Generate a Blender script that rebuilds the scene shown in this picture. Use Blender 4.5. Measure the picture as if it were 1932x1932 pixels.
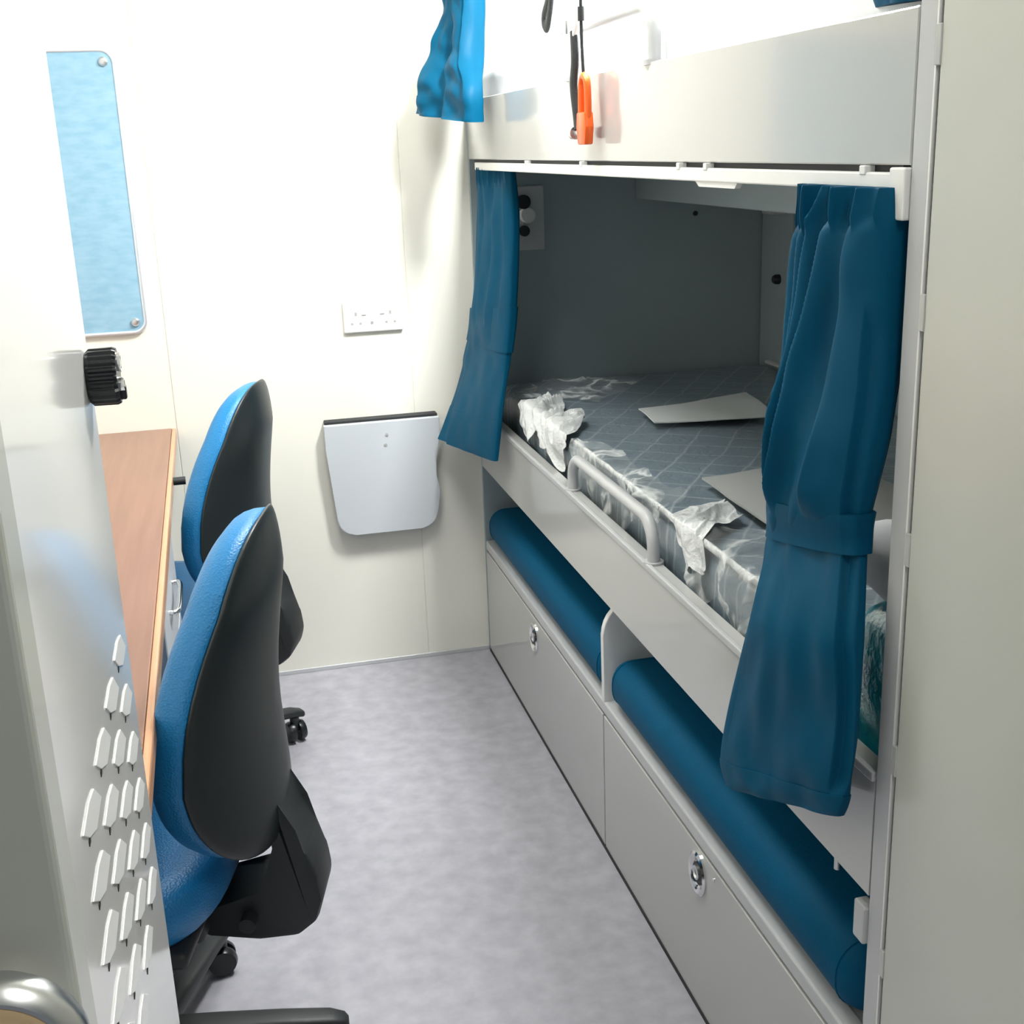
import bpy, bmesh, math, random
from mathutils import Vector, Matrix, noise
PI = math.pi
random.seed(7)
SC = bpy.context.scene
COL = SC.collection
for o in list(bpy.data.objects): bpy.data.objects.remove(o)

# ------------------------------------------------------------------ camera
cam = bpy.data.cameras.new('camera'); co = bpy.data.objects.new('camera', cam); COL.objects.link(co)
co.location = (-0.6587, -3.1906, 1.3968)
co.rotation_euler = (math.radians(73.1375), math.radians(2.0433), math.radians(-13.6914))
cam.sensor_width = 36; cam.lens = 36 * 2288 / 1932; cam.clip_start = 0.01
SC.camera = co
# ------------------------------------------------------------------ light and exposure
SC.view_settings.view_transform = 'Standard'; SC.view_settings.look = 'None'
SC.view_settings.gamma = 1; SC.view_settings.exposure = 0.0
SC.view_settings.use_curve_mapping = False
W = bpy.data.worlds.new('world'); SC.world = W; W.use_nodes = True
W.node_tree.nodes['Background'].inputs[0].default_value = (0.80, 0.90, 1.0, 1)
W.node_tree.nodes['Background'].inputs[1].default_value = 0.22

def area(name, loc, rot, sx, sy, power, col=(1, 1, 1)):
    l = bpy.data.lights.new(name, 'AREA'); l.shape = 'RECTANGLE'; l.size = sx; l.size_y = sy
    l.energy = power; l.color = col
    o = bpy.data.objects.new(name, l); COL.objects.link(o); o.location = loc; o.rotation_euler = rot
    return o
area('ceiling_lamp_light', (0.12, -0.95, 2.17), (0, 0, 0), 0.14, 0.34, 52, (0.985, 1.0, 0.985))
area('aisle_lamp_light', (-0.50, -1.05, 2.20), (0, 0, 0), 0.40, 0.90, 11, (0.98, 1.0, 0.985))
area('entry_fill_light', (-0.16, -3.05, 2.18), (0, 0, 0), 0.25, 0.5, 6.5, (1.0, 0.99, 0.95))  # added fill without a real lamp, brightens the white cabinet and door leaf

# ------------------------------------------------------------------ materials
def srgb(r, g, b):
    f = lambda c: (c/255/12.92) if c/255 <= 0.04045 else ((c/255+0.055)/1.055)**2.4
    return (f(r), f(g), f(b), 1)
def mat(name, col, rough=0.5, metal=0, coat=0, spec=0.5, bump=None, var=None, trans=0, alpha=1, sheen=0, coat_rough=0.03):
    m = bpy.data.materials.new(name); m.use_nodes = True
    nt = m.node_tree; b = nt.nodes['Principled BSDF']
    b.inputs['Base Color'].default_value = col; b.inputs['Roughness'].default_value = rough
    b.inputs['Metallic'].default_value = metal; b.inputs['Coat Weight'].default_value = coat
    b.inputs['Coat Roughness'].default_value = coat_rough
    b.inputs['Specular IOR Level'].default_value = spec
    b.inputs['Transmission Weight'].default_value = trans; b.inputs['Alpha'].default_value = alpha
    b.inputs['Sheen Weight'].default_value = sheen
    tc = nt.nodes.new('ShaderNodeTexCoord')
    if var:                       # (scale, colour2, stretch, detail, lo, hi)
        sc, c2, st, det, lo, hi = var
        mp = nt.nodes.new('ShaderNodeMapping'); mp.inputs['Scale'].default_value = st
        n = nt.nodes.new('ShaderNodeTexNoise'); n.inputs['Scale'].default_value = sc; n.inputs['Detail'].default_value = det
        r = nt.nodes.new('ShaderNodeMapRange'); r.inputs[1].default_value = lo; r.inputs[2].default_value = hi
        mx = nt.nodes.new('ShaderNodeMix'); mx.data_type = 'RGBA'
        mx.inputs[6].default_value = col; mx.inputs[7].default_value = c2
        nt.links.new(tc.outputs['Object'], mp.inputs[0]); nt.links.new(mp.outputs[0], n.inputs['Vector'])
        nt.links.new(n.outputs['Fac'], r.inputs[0]); nt.links.new(r.outputs[0], mx.inputs[0])
        nt.links.new(mx.outputs[2], b.inputs['Base Color'])
    if bump:                      # (kind, scale, strength, distance, stretch)
        kind, sc, st, di, stz = bump
        mp = nt.nodes.new('ShaderNodeMapping'); mp.inputs['Scale'].default_value = stz
        nt.links.new(tc.outputs['Object'], mp.inputs[0])
        if kind == 'noise':
            n = nt.nodes.new('ShaderNodeTexNoise'); n.inputs['Detail'].default_value = 6; out = 'Fac'
        else:
            n = nt.nodes.new('ShaderNodeTexVoronoi'); out = 'Distance'
        n.inputs['Scale'].default_value = sc; nt.links.new(mp.outputs[0], n.inputs['Vector'])
        bp = nt.nodes.new('ShaderNodeBump'); bp.inputs['Strength'].default_value = st; bp.inputs['Distance'].default_value = di
        nt.links.new(n.outputs[out], bp.inputs['Height']); nt.links.new(bp.outputs[0], b.inputs['Normal'])
    return m
U = (1, 1, 1)
M = {}
M['cream'] = mat('cream wall laminate', (0.86, 0.845, 0.765, 1), 0.45, spec=0.3)
M['panel'] = mat('grey laminate', (0.53, 0.535, 0.52, 1), 0.12, coat=0.25, bump=('noise', 900, 0.015, 0.0004, U))
M['panel2'] = mat('grey laminate edge', (0.56, 0.57, 0.58, 1), 0.30)
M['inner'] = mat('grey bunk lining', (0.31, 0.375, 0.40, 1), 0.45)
M['white'] = mat('white laminate', (0.88, 0.875, 0.86, 1), 0.12, spec=0.35, coat=0.05)
M['whitep'] = mat('white plastic', (0.86, 0.86, 0.84, 1), 0.30)
M['locker'] = mat('olive grey laminate', (0.60, 0.61, 0.55, 1), 0.24, coat=0.2, coat_rough=0.15, bump=('noise', 700, 0.02, 0.0005, U))
M['dark'] = mat('dark gap', (0.02, 0.022, 0.024, 1), 0.7)
M['floor'] = mat('mottled lilac grey vinyl', (0.355, 0.35, 0.39, 1), 0.50, spec=0.3, var=(24, (0.45, 0.445, 0.49, 1), U, 10, 0.30, 0.70), bump=('noise', 260, 0.10, 0.001, U))
M['curtain'] = mat('teal satin cloth', (0.0, 0.062, 0.128, 1), 0.50, spec=0.10, bump=('noise', 500, 0.10, 0.0006, (1, 1, 5)), var=(3, (0.0, 0.075, 0.150, 1), U, 3, 0.3, 0.7))
M['cushion'] = mat('teal seat vinyl', (0.0, 0.085, 0.180, 1), 0.60, spec=0.10, bump=('voronoi', 330, 0.25, 0.0012, U))
M['chairblue'] = mat('blue woven chair cloth', (0.001, 0.185, 0.46, 1), 0.40, spec=0.55, sheen=0.05, bump=('voronoi', 330, 0.4, 0.0015, U))
M['black'] = mat('black plastic', (0.018, 0.021, 0.023, 1), 0.50, bump=('noise', 600, 0.15, 0.0005, U))
M['blackshell'] = mat('black back shell', (0.014, 0.019, 0.021, 1), 0.36, bump=('noise', 700, 0.15, 0.0004, U))
M['blackgloss'] = mat('black rubber', (0.012, 0.015, 0.018, 1), 0.30)
M['strap'] = mat('black webbing', (0.012, 0.014, 0.016, 1), 0.6, bump=('voronoi', 400, 0.5, 0.001, (1, 1, 1)))
M['orange'] = mat('orange plastic', (0.95, 0.13, 0.01, 1), 0.30)
M['chrome'] = mat('chrome', (0.80, 0.80, 0.80, 1), 0.12, metal=1)
M['satin'] = mat('satin steel', (0.72, 0.73, 0.74, 1), 0.28, metal=1)
M['tan'] = mat('tan insert', (0.72, 0.52, 0.30, 1), 0.35)
M['wood'] = mat('brown desk laminate', (0.25, 0.125, 0.080, 1), 0.28, spec=0.4, var=(5, (0.30, 0.155, 0.10, 1), (14, 0.6, 1), 3, 0.3, 0.7))
M['woodedge'] = mat('light wood edge', (0.62, 0.33, 0.18, 1), 0.28)
M['board'] = mat('pale blue felt', (0.22, 0.40, 0.53, 1), 0.9, var=(22, (0.28, 0.46, 0.59, 1), (1, 1, 2.5), 5, 0.35, 0.65))
M['alu'] = mat('aluminium frame', (0.72, 0.76, 0.82, 1), 0.35, metal=0.6)
M['shelf'] = mat('pale grey shelf', (0.58, 0.615, 0.65, 1), 0.40)
M['paper'] = mat('white paper', (0.66, 0.68, 0.68, 1), 0.55)
M['card'] = mat('grey card', (0.36, 0.37, 0.36, 1), 0.6)
M['bluebag'] = mat('teal plastic packing', (0.0, 0.25, 0.33, 1), 0.12, coat=0.5, var=(11, (0.02, 0.42, 0.50, 1), U, 3, 0.4, 0.6), bump=('noise', 30, 0.6, 0.01, U))
M['sheet'] = mat('white bedding', (0.86, 0.87, 0.88, 1), 0.6, bump=('noise', 14, 0.3, 0.01, U))
M['film'] = mat('crumpled clear film', (0.80, 0.82, 0.82, 1), 0.18, coat=0.5, bump=('noise', 45, 0.9, 0.008, (1, 1, 1)))

def quilt_material():
    m = bpy.data.materials.new('quilted ticking under film'); m.use_nodes = True
    nt = m.node_tree; b = nt.nodes['Principled BSDF']; L = nt.links.new
    tc = nt.nodes.new('ShaderNodeTexCoord')
    mp = nt.nodes.new('ShaderNodeMapping'); mp.inputs['Rotation'].default_value = (0, 0, math.radians(35))
    L(tc.outputs['Object'], mp.inputs[0])
    sp = nt.nodes.new('ShaderNodeSeparateXYZ')
    nz = nt.nodes.new('ShaderNodeTexNoise'); nz.inputs['Scale'].default_value = 6; nz.inputs['Detail'].default_value = 2
    L(tc.outputs['Object'], nz.inputs['Vector'])
    ad = nt.nodes.new('ShaderNodeVectorMath'); ad.operation = 'MULTIPLY_ADD'; ad.inputs[1].default_value = (0.03, 0.03, 0.03)
    L(nz.outputs['Color'], ad.inputs[0]); L(mp.outputs[0], ad.inputs[2]); L(ad.outputs[0], sp.inputs[0])
    lines = []
    for ax in (0, 1):
        a = nt.nodes.new('ShaderNodeMath'); a.operation = 'MULTIPLY'; a.inputs[1].default_value = 1 / 0.075
        L(sp.outputs[ax], a.inputs[0])
        p = nt.nodes.new('ShaderNodeMath'); p.operation = 'PINGPONG'; p.inputs[1].default_value = 0.5; L(a.outputs[0], p.inputs[0])
        r = nt.nodes.new('ShaderNodeMapRange'); r.inputs[1].default_value = 0.0; r.inputs[2].default_value = 0.05
        r.inputs[3].default_value = 1; r.inputs[4].default_value = 0; L(p.outputs[0], r.inputs[0]); lines.append(r)
    mxm = nt.nodes.new('ShaderNodeMath'); mxm.operation = 'MAXIMUM'; L(lines[0].outputs[0], mxm.inputs[0]); L(lines[1].outputs[0], mxm.inputs[1])
    sc = nt.nodes.new('ShaderNodeMath'); sc.operation = 'MULTIPLY'; sc.inputs[1].default_value = 0.45; L(mxm.outputs[0], sc.inputs[0])
    mx = nt.nodes.new('ShaderNodeMix'); mx.data_type = 'RGBA'
    mx.inputs[6].default_value = (0.19, 0.245, 0.285, 1); mx.inputs[7].default_value = (0.62, 0.66, 0.68, 1)
    L(sc.outputs[0], mx.inputs[0]); L(mx.outputs[2], b.inputs['Base Color'])
    b.inputs['Roughness'].default_value = 0.32; b.inputs['Coat Weight'].default_value = 0.5; b.inputs['Coat Roughness'].default_value = 0.2
    n = nt.nodes.new('ShaderNodeTexNoise'); n.inputs['Scale'].default_value = 26; n.inputs['Detail'].default_value = 5; n.inputs['Distortion'].default_value = 1.2
    L(tc.outputs['Object'], n.inputs['Vector'])
    bp = nt.nodes.new('ShaderNodeBump'); bp.inputs['Strength'].default_value = 0.55; bp.inputs['Distance'].default_value = 0.006
    L(n.outputs['Fac'], bp.inputs['Height']); L(bp.outputs[0], b.inputs['Normal'])
    return m
M['quilt'] = quilt_material()

# ------------------------------------------------------------------ helpers
def obj(name, bm, m, parent=None, smooth=False, label=None, mods=None):
    me = bpy.data.meshes.new(name)
    bmesh.ops.recalc_face_normals(bm, faces=bm.faces[:])
    bm.to_mesh(me); bm.free()
    o = bpy.data.objects.new(name, me); COL.objects.link(o)
    me.materials.append(m if not isinstance(m, str) else M[m])
    if smooth:
        for p in me.polygons: p.use_smooth = True
        if smooth != 'all':
            try: me.set_sharp_from_angle(angle=math.radians(38))
            except Exception: pass
    if parent is not None:
        o.parent = parent
    if label: o['label'] = label
    return o
def tag(o, label, cat, group=None):
    o['label'] = label; o['category'] = cat
    if group: o['group'] = group
    return o
def thing(name, label, cat, loc=(0, 0, 0), rz=0, group=None):
    o = bpy.data.objects.new(name, None); COL.objects.link(o)
    o.location = loc; o.rotation_euler = (0, 0, rz); o.empty_display_size = 0.05
    return tag(o, label, cat, group)
def struct(o):
    o['kind'] = 'structure'; return o
def box(bm, x0, x1, y0, y1, z0, z1, bev=0.0, seg=2):
    r = bmesh.ops.create_cube(bm, size=1)
    vs = r['verts']
    for v in vs:
        v.co = Vector(((x0+x1)/2 + v.co.x*(x1-x0), (y0+y1)/2 + v.co.y*(y1-y0), (z0+z1)/2 + v.co.z*(z1-z0)))
    if bev > 0:
        es = list({e for v in vs for e in v.link_edges})
        bmesh.ops.bevel(bm, geom=es, offset=bev, segments=seg, profile=0.5, affect='EDGES')
    return bm
def B(*a, **k):
    return box(bmesh.new(), *a, **k)
def cyl(bm, p0, p1, r0, r1=None, n=24, cap=True):
    r1 = r0 if r1 is None else r1
    p0 = Vector(p0); p1 = Vector(p1); d = (p1-p0)
    q = Vector((0, 0, 1)).rotation_difference(d.normalized())
    a = [bm.verts.new(p0 + q @ Vector((math.cos(2*PI*i/n)*r0, math.sin(2*PI*i/n)*r0, 0))) for i in range(n)]
    b = [bm.verts.new(p1 + q @ Vector((math.cos(2*PI*i/n)*r1, math.sin(2*PI*i/n)*r1, 0))) for i in range(n)]
    for i in range(n): bm.faces.new((a[i], a[(i+1) % n], b[(i+1) % n], b[i]))
    if cap: bm.faces.new(a[::-1]); bm.faces.new(b)
    return bm
def lathe(bm, c, axis, prof, n=36):
    """prof = [(radius, height along axis)]"""
    c = Vector(c); q = Vector((0, 0, 1)).rotation_difference(Vector(axis).normalized())
    rings = []
    for r, h in prof:
        if r < 1e-6: rings.append([bm.verts.new(c + q @ Vector((0, 0, h)))])
        else: rings.append([bm.verts.new(c + q @ Vector((r*math.cos(2*PI*i/n), r*math.sin(2*PI*i/n), h))) for i in range(n)])
    for a, b in zip(rings, rings[1:]):
        for i in range(n):
            j = (i+1) % n
            if len(a) == 1 and len(b) > 1: bm.faces.new((a[0], b[i], b[j]))
            elif len(b) == 1 and len(a) > 1: bm.faces.new((a[i], a[j], b[0]))
            elif len(a) > 1: bm.faces.new((a[i], a[j], b[j], b[i]))
    return bm
def smooth_path(pts, n=8, closed=False):
    P = [Vector(p) for p in pts]; out = []
    m = len(P)
    for i in range(m if closed else m-1):
        g = lambda k: P[k % m] if closed else P[max(0, min(m-1, k))]
        a, b, c, d = g(i-1), g(i), g(i+1), g(i+2)
        for k in range(n):
            t = k/n
            out.append(0.5*((2*b) + (c-a)*t + (2*a-5*b+4*c-d)*t*t + (3*b-a-3*c+d)*t**3))
    if not closed: out.append(P[-1].copy())
    return out
def tube(bm, pts, r, n=12, closed=False, flat=None):
    """sweep a round (or flat (rx, ry)) section along pts; r may be a list"""
    P = [Vector(p) for p in pts]; m = len(P); rings = []
    up = None
    for i in range(m):
        if closed: t = (P[(i+1) % m]-P[i-1]).normalized()
        else: t = (P[min(m-1, i+1)]-P[max(0, i-1)]).normalized()
        if up is None:
            up = Vector((1, 0, 0)) if abs(t.x) < 0.8 else Vector((0, 1, 0))
        up = (up - t*up.dot(t)).normalized(); s = t.cross(up)
        rr = r[i] if isinstance(r, (list, tuple)) else r
        a, b = (rr, rr) if flat is None else flat
        rings.append([bm.verts.new(P[i] + up*math.cos(2*PI*k/n)*a + s*math.sin(2*PI*k/n)*b) for k in range(n)])
    for i in range(m if closed else m-1):
        A, C = rings[i], rings[(i+1) % m]
        for k in range(n): bm.faces.new((A[k], A[(k+1) % n], C[(k+1) % n], C[k]))
    if not closed: bm.faces.new(rings[0][::-1]); bm.faces.new(rings[-1])
    return bm
def prism(bm, pts, d, bev=0):
    """extrude polygon pts (3D, planar) by vector d"""
    d = Vector(d)
    a = [bm.verts.new(Vector(p)) for p in pts]; b = [bm.verts.new(Vector(p)+d) for p in pts]
    n = len(pts); fs = [bm.faces.new(a[::-1]), bm.faces.new(b)]
    for i in range(n): fs.append(bm.faces.new((a[i], a[(i+1) % n], b[(i+1) % n], b[i])))
    if bev > 0:
        es = list({e for f in fs for e in f.edges})
        bmesh.ops.bevel(bm, geom=es, offset=bev, segments=2, profile=0.5, affect='EDGES')
    return bm
def rrect(w, h, r, n=6, corners=(1, 1, 1, 1)):
    """rounded rect outline in 2D, ccw from lower-right; corners = (lr, ur, ul, ll)"""
    out = []
    for (cx, cy, a0), on in zip(((w/2-r, -h/2+r, -90), (w/2-r, h/2-r, 0), (-w/2+r, h/2-r, 90), (-w/2+r, -h/2+r, 180)), corners):
        if on:
            for k in range(n+1):
                a = math.radians(a0 + 90*k/n); out.append((cx+r*math.cos(a), cy+r*math.sin(a)))
        else:
            out.append((cx + (r if cx > 0 else -r), cy + (r if cy > 0 else -r)))
    return out

# ================================================================== THE ROOM
XR, XL, YB = 0.845, -1.42, 0.0
o = obj('floor', B(XL-0.1, XR+0.1, -4.3, 0.1, -0.08, 0.0), 'floor'); struct(o)
o = obj('ceiling', B(XL-0.1, XR+0.1, -4.3, 0.1, 2.25, 2.33), 'cream'); struct(o)
bm = bmesh.new()
for x0, x1 in ((XL-0.1, -0.8006), (-0.7988, -0.1790), (-0.1772, XR+0.1)):
    box(bm, x0, x1, 0.0, 0.02, 0.0, 2.25, 0.0008, 1)
box(bm, XL-0.1, XR+0.1, 0.0025, 0.1, 0.0, 2.25)
struct(obj('wall_back', bm, 'cream'))
struct(obj('wall_left', B(XL-0.1, XL, -4.3, 0.0, 0, 2.25), 'cream'))
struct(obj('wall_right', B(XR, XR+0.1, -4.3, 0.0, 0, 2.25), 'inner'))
struct(obj('baseboard_back', B(XL, -0.002, -0.006, 0.0, 0.0, 0.012, 0.001, 1), 'panel2'))

# ================================================================== BUNK BED
bunk = thing('bunk_bed', 'grey laminate bunk bed frame with two berths along the right side', 'bunk bed', (0, -1.05, 0))
def part(name, bm, m, parent, smooth=False, label=None):
    """child mesh modelled in world coordinates under an unrotated parent"""
    o = obj(name, bm, m, None, smooth, label)
    o.parent = parent
    w = Vector((0, 0, 0)); p = parent
    while p is not None: w += p.location; p = p.parent
    for v in o.data.vertices: v.co -= w
    return o
# near end panel (its front edge is the tall post), far end panel
part('end_panel', B(0.0, XR-0.002, -2.134, -2.104, 0.0, 2.20, 0.0015, 1), 'panel2', bunk)
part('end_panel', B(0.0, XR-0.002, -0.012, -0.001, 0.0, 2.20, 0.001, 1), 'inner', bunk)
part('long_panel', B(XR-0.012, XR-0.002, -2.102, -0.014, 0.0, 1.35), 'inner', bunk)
part('long_panel', B(XR-0.012, XR-0.002, -2.102, -0.014, 1.352, 2.20), 'white', bunk, label='white lining behind the upper berth')
# lower side rail with a return lip on top
bm = bmesh.new()
prism(bm, [(0.0, -2.102, 0.551), (0.0, -2.102, 0.700), (0.004, -2.102, 0.706), (0.026, -2.102, 0.706), (0.030, -2.102, 0.702), (0.030, -2.102, 0.551)], (0, 2.086, 0))
part('side_rail', bm, 'panel', bunk)
part('rail_lip', B(-0.003, 0.006, -2.100, -0.018, 0.697, 0.709, 0.002, 2), 'panel2', bunk)
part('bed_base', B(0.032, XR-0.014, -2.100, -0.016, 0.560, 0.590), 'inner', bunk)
# upper side board
part('side_board', B(0.0, 0.022, -2.102, -0.016, 1.364, 1.507, 0.0015, 1), 'panel', bunk)
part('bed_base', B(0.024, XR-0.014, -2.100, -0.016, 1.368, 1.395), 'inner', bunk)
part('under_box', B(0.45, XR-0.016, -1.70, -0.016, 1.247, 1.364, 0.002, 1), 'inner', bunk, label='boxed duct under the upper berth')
# guard rails
def guard(y0, y1, zb, zt, x, r):
    R = 0.05
    pts = [(x, y0, zb), (x, y0, zt-R)]
    for k in range(1, 9):
        a = PI/2*k/8; pts.append((x, y0-R+R*math.cos(a), zt-R+R*math.sin(a)))
    pts.append((x, (y0+y1)/2, zt))
    for k in range(0, 9):
        a = PI/2*k/8; pts.append((x, y1+R-R*math.sin(a), zt-R+R*math.cos(a)))
    pts.append((x, y1, zb))
    bm = bmesh.new(); tube(bm, pts, r, 14)
    for y in (y0, y1): cyl(bm, (x, y, zb-0.002), (x, y, zb+0.006), r*1.6, n=16)
    return bm
part('guard_rail', guard(-0.86, -1.345, 0.704, 0.780, 0.014, 0.0110), 'panel2', bunk, True)
part('guard_rail', guard(-0.94, -1.36, 1.505, 1.590, 0.011, 0.0105), 'panel2', bunk, True)
# curtain rail under the upper board
bm = bmesh.new()
box(bm, -0.004, 0.010, -2.085, -0.10, 1.339, 1.357, 0.002, 2)
rail = part('curtain_rail', bm, 'whitep', bunk)
for y in (-0.62, -1.02, -1.50, -1.60, -2.02):
    part('rail_clip', B(-0.0055, 0.008, y-0.006, y+0.006, 1.354, 1.3635, 0.001, 1), 'whitep', rail)
part('rail_tab', prism(bmesh.new(), [(-0.001, -1.555, 1.340), (-0.001, -1.70, 1.340), (-0.001, -1.69, 1.332), (-0.001, -1.57, 1.332)], (0.008, 0, 0)), 'whitep', rail)
part('rail_slot', B(0.006, 0.014, -2.08, -0.05, 1.357, 1.364), 'dark', rail, label='dark gap above the rail')
part('rail_bracket', B(-0.006, 0.010, -2.103, -2.074, 1.312, 1.362, 0.002, 2), 'whitep', bunk)
# small bracket at the foot of the post
part('lower_bracket', B(-0.006, 0.012, -2.104, -2.080, 0.486, 0.536, 0.003, 2), 'panel2', bunk)
bm = bmesh.new(); cyl(bm, (0.016, -2.0, 0.520), (0.016, -2.0, 0.556), 0.004, n=12)
part('rail_peg', bm, 'satin', bunk, True)
# bolts, socket plate and lamp on the lining
p = part('socket_plate', B(0.075, 0.195, -0.020, -0.012, 1.128, 1.292, 0.003, 2), 'panel2', bunk, label='pale grey switch plate by the pillow end')
bm = bmesh.new(); lathe(bm, (0.148, -0.020, 1.219), (0, -1, 0), [(0.022, 0), (0.022, 0.006), (0.018, 0.011), (0.0, 0.013)])
part('switch_knob', bm, 'whitep', p, True, 'round cream switch')
bm = bmesh.new(); lathe(bm, (0.138, -0.020, 1.252), (0, -1, 0), [(0.018, 0), (0.018, 0.012), (0.0, 0.014)])
part('socket_hole', bm, 'black', p, True)
bm = bmesh.new(); lathe(bm, (0.138, -0.020, 1.178), (0, -1, 0), [(0.014, 0), (0.014, 0.010), (0.0, 0.012)])
part('socket_hole', bm, 'black', p, True)
bm = bmesh.new(); lathe(bm, (0.621, -0.012, 1.200), (0, -1, 0), [(0.0065, 0), (0.0065, 0.004), (0, 0.005)])
part('bolt', bm, 'black', bunk, True)
st = part('cable_cover', B(XR-0.030, XR-0.012, -0.20, -0.02, 0.60, 1.24, 0.004, 2), 'inner', bunk)
for z, r in ((1.023, 0.013), (0.742, 0.015)):
    bm = bmesh.new(); lathe(bm, (XR-0.030, -0.135, z), (-1, 0, 0), [(r, 0), (r, 0.012), (r*0.7, 0.018), (0, 0.018)])
    part('plug', bm, 'black', st, True)
part('bracket', B(XR-0.07, XR-0.03, -0.17, -0.10, 1.195, 1.235, 0.003, 2), 'panel2', st)
part('bracket', B(XR-0.05, XR-0.03, -0.18, -0.10, 0.79, 0.80, 0.002, 1), 'panel2', st)

# ================================================================== BENCH under the lower bunk
bench = thing('storage_bench', 'low grey storage bench below the bunk with two lockable front panels', 'bench', (0.02, -1.05, 0))
bm = bmesh.new()
box(bm, 0.014, 0.50, -2.100, -0.016, 0.0, 0.012)
box(bm, 0.020, 0.50, -2.100, -0.016, 0.29, 0.330)
box(bm, 0.480, 0.50, -2.100, -0.016, 0.012, 0.29)
part('carcass', bm, 'panel2', bench)
part('top_ledge', B(0.0, 0.030, -2.100, -0.016, 0.308, 0.334, 0.004, 3), 'panel2', bench)
def pull(y, z, parent, x=0.0):
    bm = bmesh.new()
    lathe(bm, (x, y, z), (-1, 0, 0), [(0.033, 0), (0.033, 0.003), (0.029, 0.006), (0.021, 0.0035), (0.019, 0.001), (0.0, 0.001)], 40)
    for v in bm.verts: v.co.z = z + (v.co.z-z)*1.15
    r = part('ring_pull', bm, 'chrome', parent, True)
    bm = bmesh.new(); lathe(bm, (x-0.001, y, z), (-1, 0, 0), [(0.019, 0), (0.019, 0.0015), (0, 0.0015)], 28)
    part('pull_recess', bm, 'black', r, True)
    bm = bmesh.new(); lathe(bm, (x-0.002, y, z+0.002), (-1, 0, 0), [(0.012, 0), (0.012, 0.004), (0.009, 0.005), (0.007, 0.002), (0, 0.002)], 24)
    part('push_button', bm, 'satin', r, True)
fp = part('front_panel', B(0.0, 0.014, -1.088, -0.016, 0.006, 0.303, 0.0012, 1), 'panel', bench)
pull(-0.548, 0.252, fp)
fp = part('front_panel', B(0.0, 0.014, -2.098, -1.094, 0.006, 0.303, 0.0012, 1), 'panel', bench)
pull(-1.592, 0.258, fp)
bm = bmesh.new(); lathe(bm, (0.0, -1.655, 0.285), (-1, 0, 0), [(0.0035, 0), (0.0035, 0.002), (0, 0.003)], 12)
part('screw', bm, 'chrome', fp, True)
part('plinth', B(-0.002, 0.012, -2.098, -0.016, 0.0, 0.006), 'dark', bench, label='dark sealing strip at the floor')
# curved divider between the cushions
out = [(0.0, -1.098, 0.331)]
out += [(0.0, -1.098, 0.47)]
for k in range(0, 9):
    a = PI - PI/2*k/8; out.append((0.07+0.07*math.cos(a), -1.098, 0.475+0.07*math.sin(a)))
out += [(0.402, -1.098, 0.545), (0.402, -1.098, 0.331)]
bm = bmesh.new(); prism(bm, out, (0, 0.016, 0), 0.002)
part('divider', bm, 'whitep', bench)

def cushion(name, y0, y1, label):
    bm = bmesh.new(); box(bm, 0.004, 0.40, y0, y1, 0.334, 0.434, 0.044, 8)
    o = obj(name, bm, 'cushion', None, True); 
    pts = []
    c = Vector((0.2, (y0+y1)/2, 0.334))
    for v in o.data.vertices: v.co -= c
    o.location = c
    tag(o, label, 'cushion', 'seat cushions on the bench')
    # stitched seam round each end
    for ye in (y0+0.040, y1-0.040):
        pts = []
        for q in rrect(0.3962, 0.1002, 0.044, 8): pts.append((0.202+q[0], ye, 0.384+q[1]))
        bm = bmesh.new(); tube(bm, pts, 0.0011, 6, True)
        part('seam', bm, 'cushion', o, True)
    return o
cushion('bench_cushion', -1.080, -0.018, 'teal bench cushion at the far end, against the back wall')
cushion('bench_cushion', -2.070, -1.100, 'long teal bench cushion nearest the camera, beside the tall locker')
bc = obj('back_cushion', B(0.405, 0.475, -2.06, -0.03, 0.336, 0.553, 0.02, 4), 'cushion', None, True)
tag(bc, 'teal upright back cushion behind the bench seats under the bunk', 'cushion')

# ================================================================== MATTRESSES
def rough_box(x0, x1, y0, y1, z0, z1, nx, ny, nz, r, amp, fs, seed=0):
    bm = bmesh.new()
    box(bm, x0, x1, y0, y1, z0, z1, r, 4)
    bmesh.ops.triangulate(bm, faces=[f for f in bm.faces if len(f.verts) > 4])
    long_ = [e for e in bm.edges if e.calc_length() > 0.2]
    for k in range(ny):
        long_ = [e for e in bm.edges if e.calc_length() > 0.05]
        if not long_: break
        bmesh.ops.subdivide_edges(bm, edges=long_, cuts=1, use_grid_fill=True)
    for v in bm.verts:
        p = v.co*fs + Vector((seed, seed*2, 0))
        v.co += noise.noise_vector(p)*amp + noise.noise_vector(p*2.7)*amp*0.5
    return bm
def centre(o, c):
    c = Vector(c)
    for v in o.data.vertices: v.co -= c
    o.location = c
    return o
bm = rough_box(0.045, 0.825, -1.93, -0.04, 0.595, 0.782, 0, 6, 0, 0.035, 0.006, 5)
mat1 = centre(obj('mattress', bm, 'quilt', None, 'all'), (0.43, -1.06, 0.595))
tag(mat1, 'grey quilted mattress wrapped in clear plastic on the lower berth', 'mattress')
bm = rough_box(0.030, 0.825, -2.09, -0.04, 1.400, 1.585, 0, 6, 0, 0.035, 0.006, 5, 3)
mat2 = centre(obj('mattress', bm, 'sheet', None, 'all'), (0.43, -1.06, 1.40))
tag(mat2, 'white wrapped mattress on the upper berth behind the side board', 'mattress')

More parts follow.
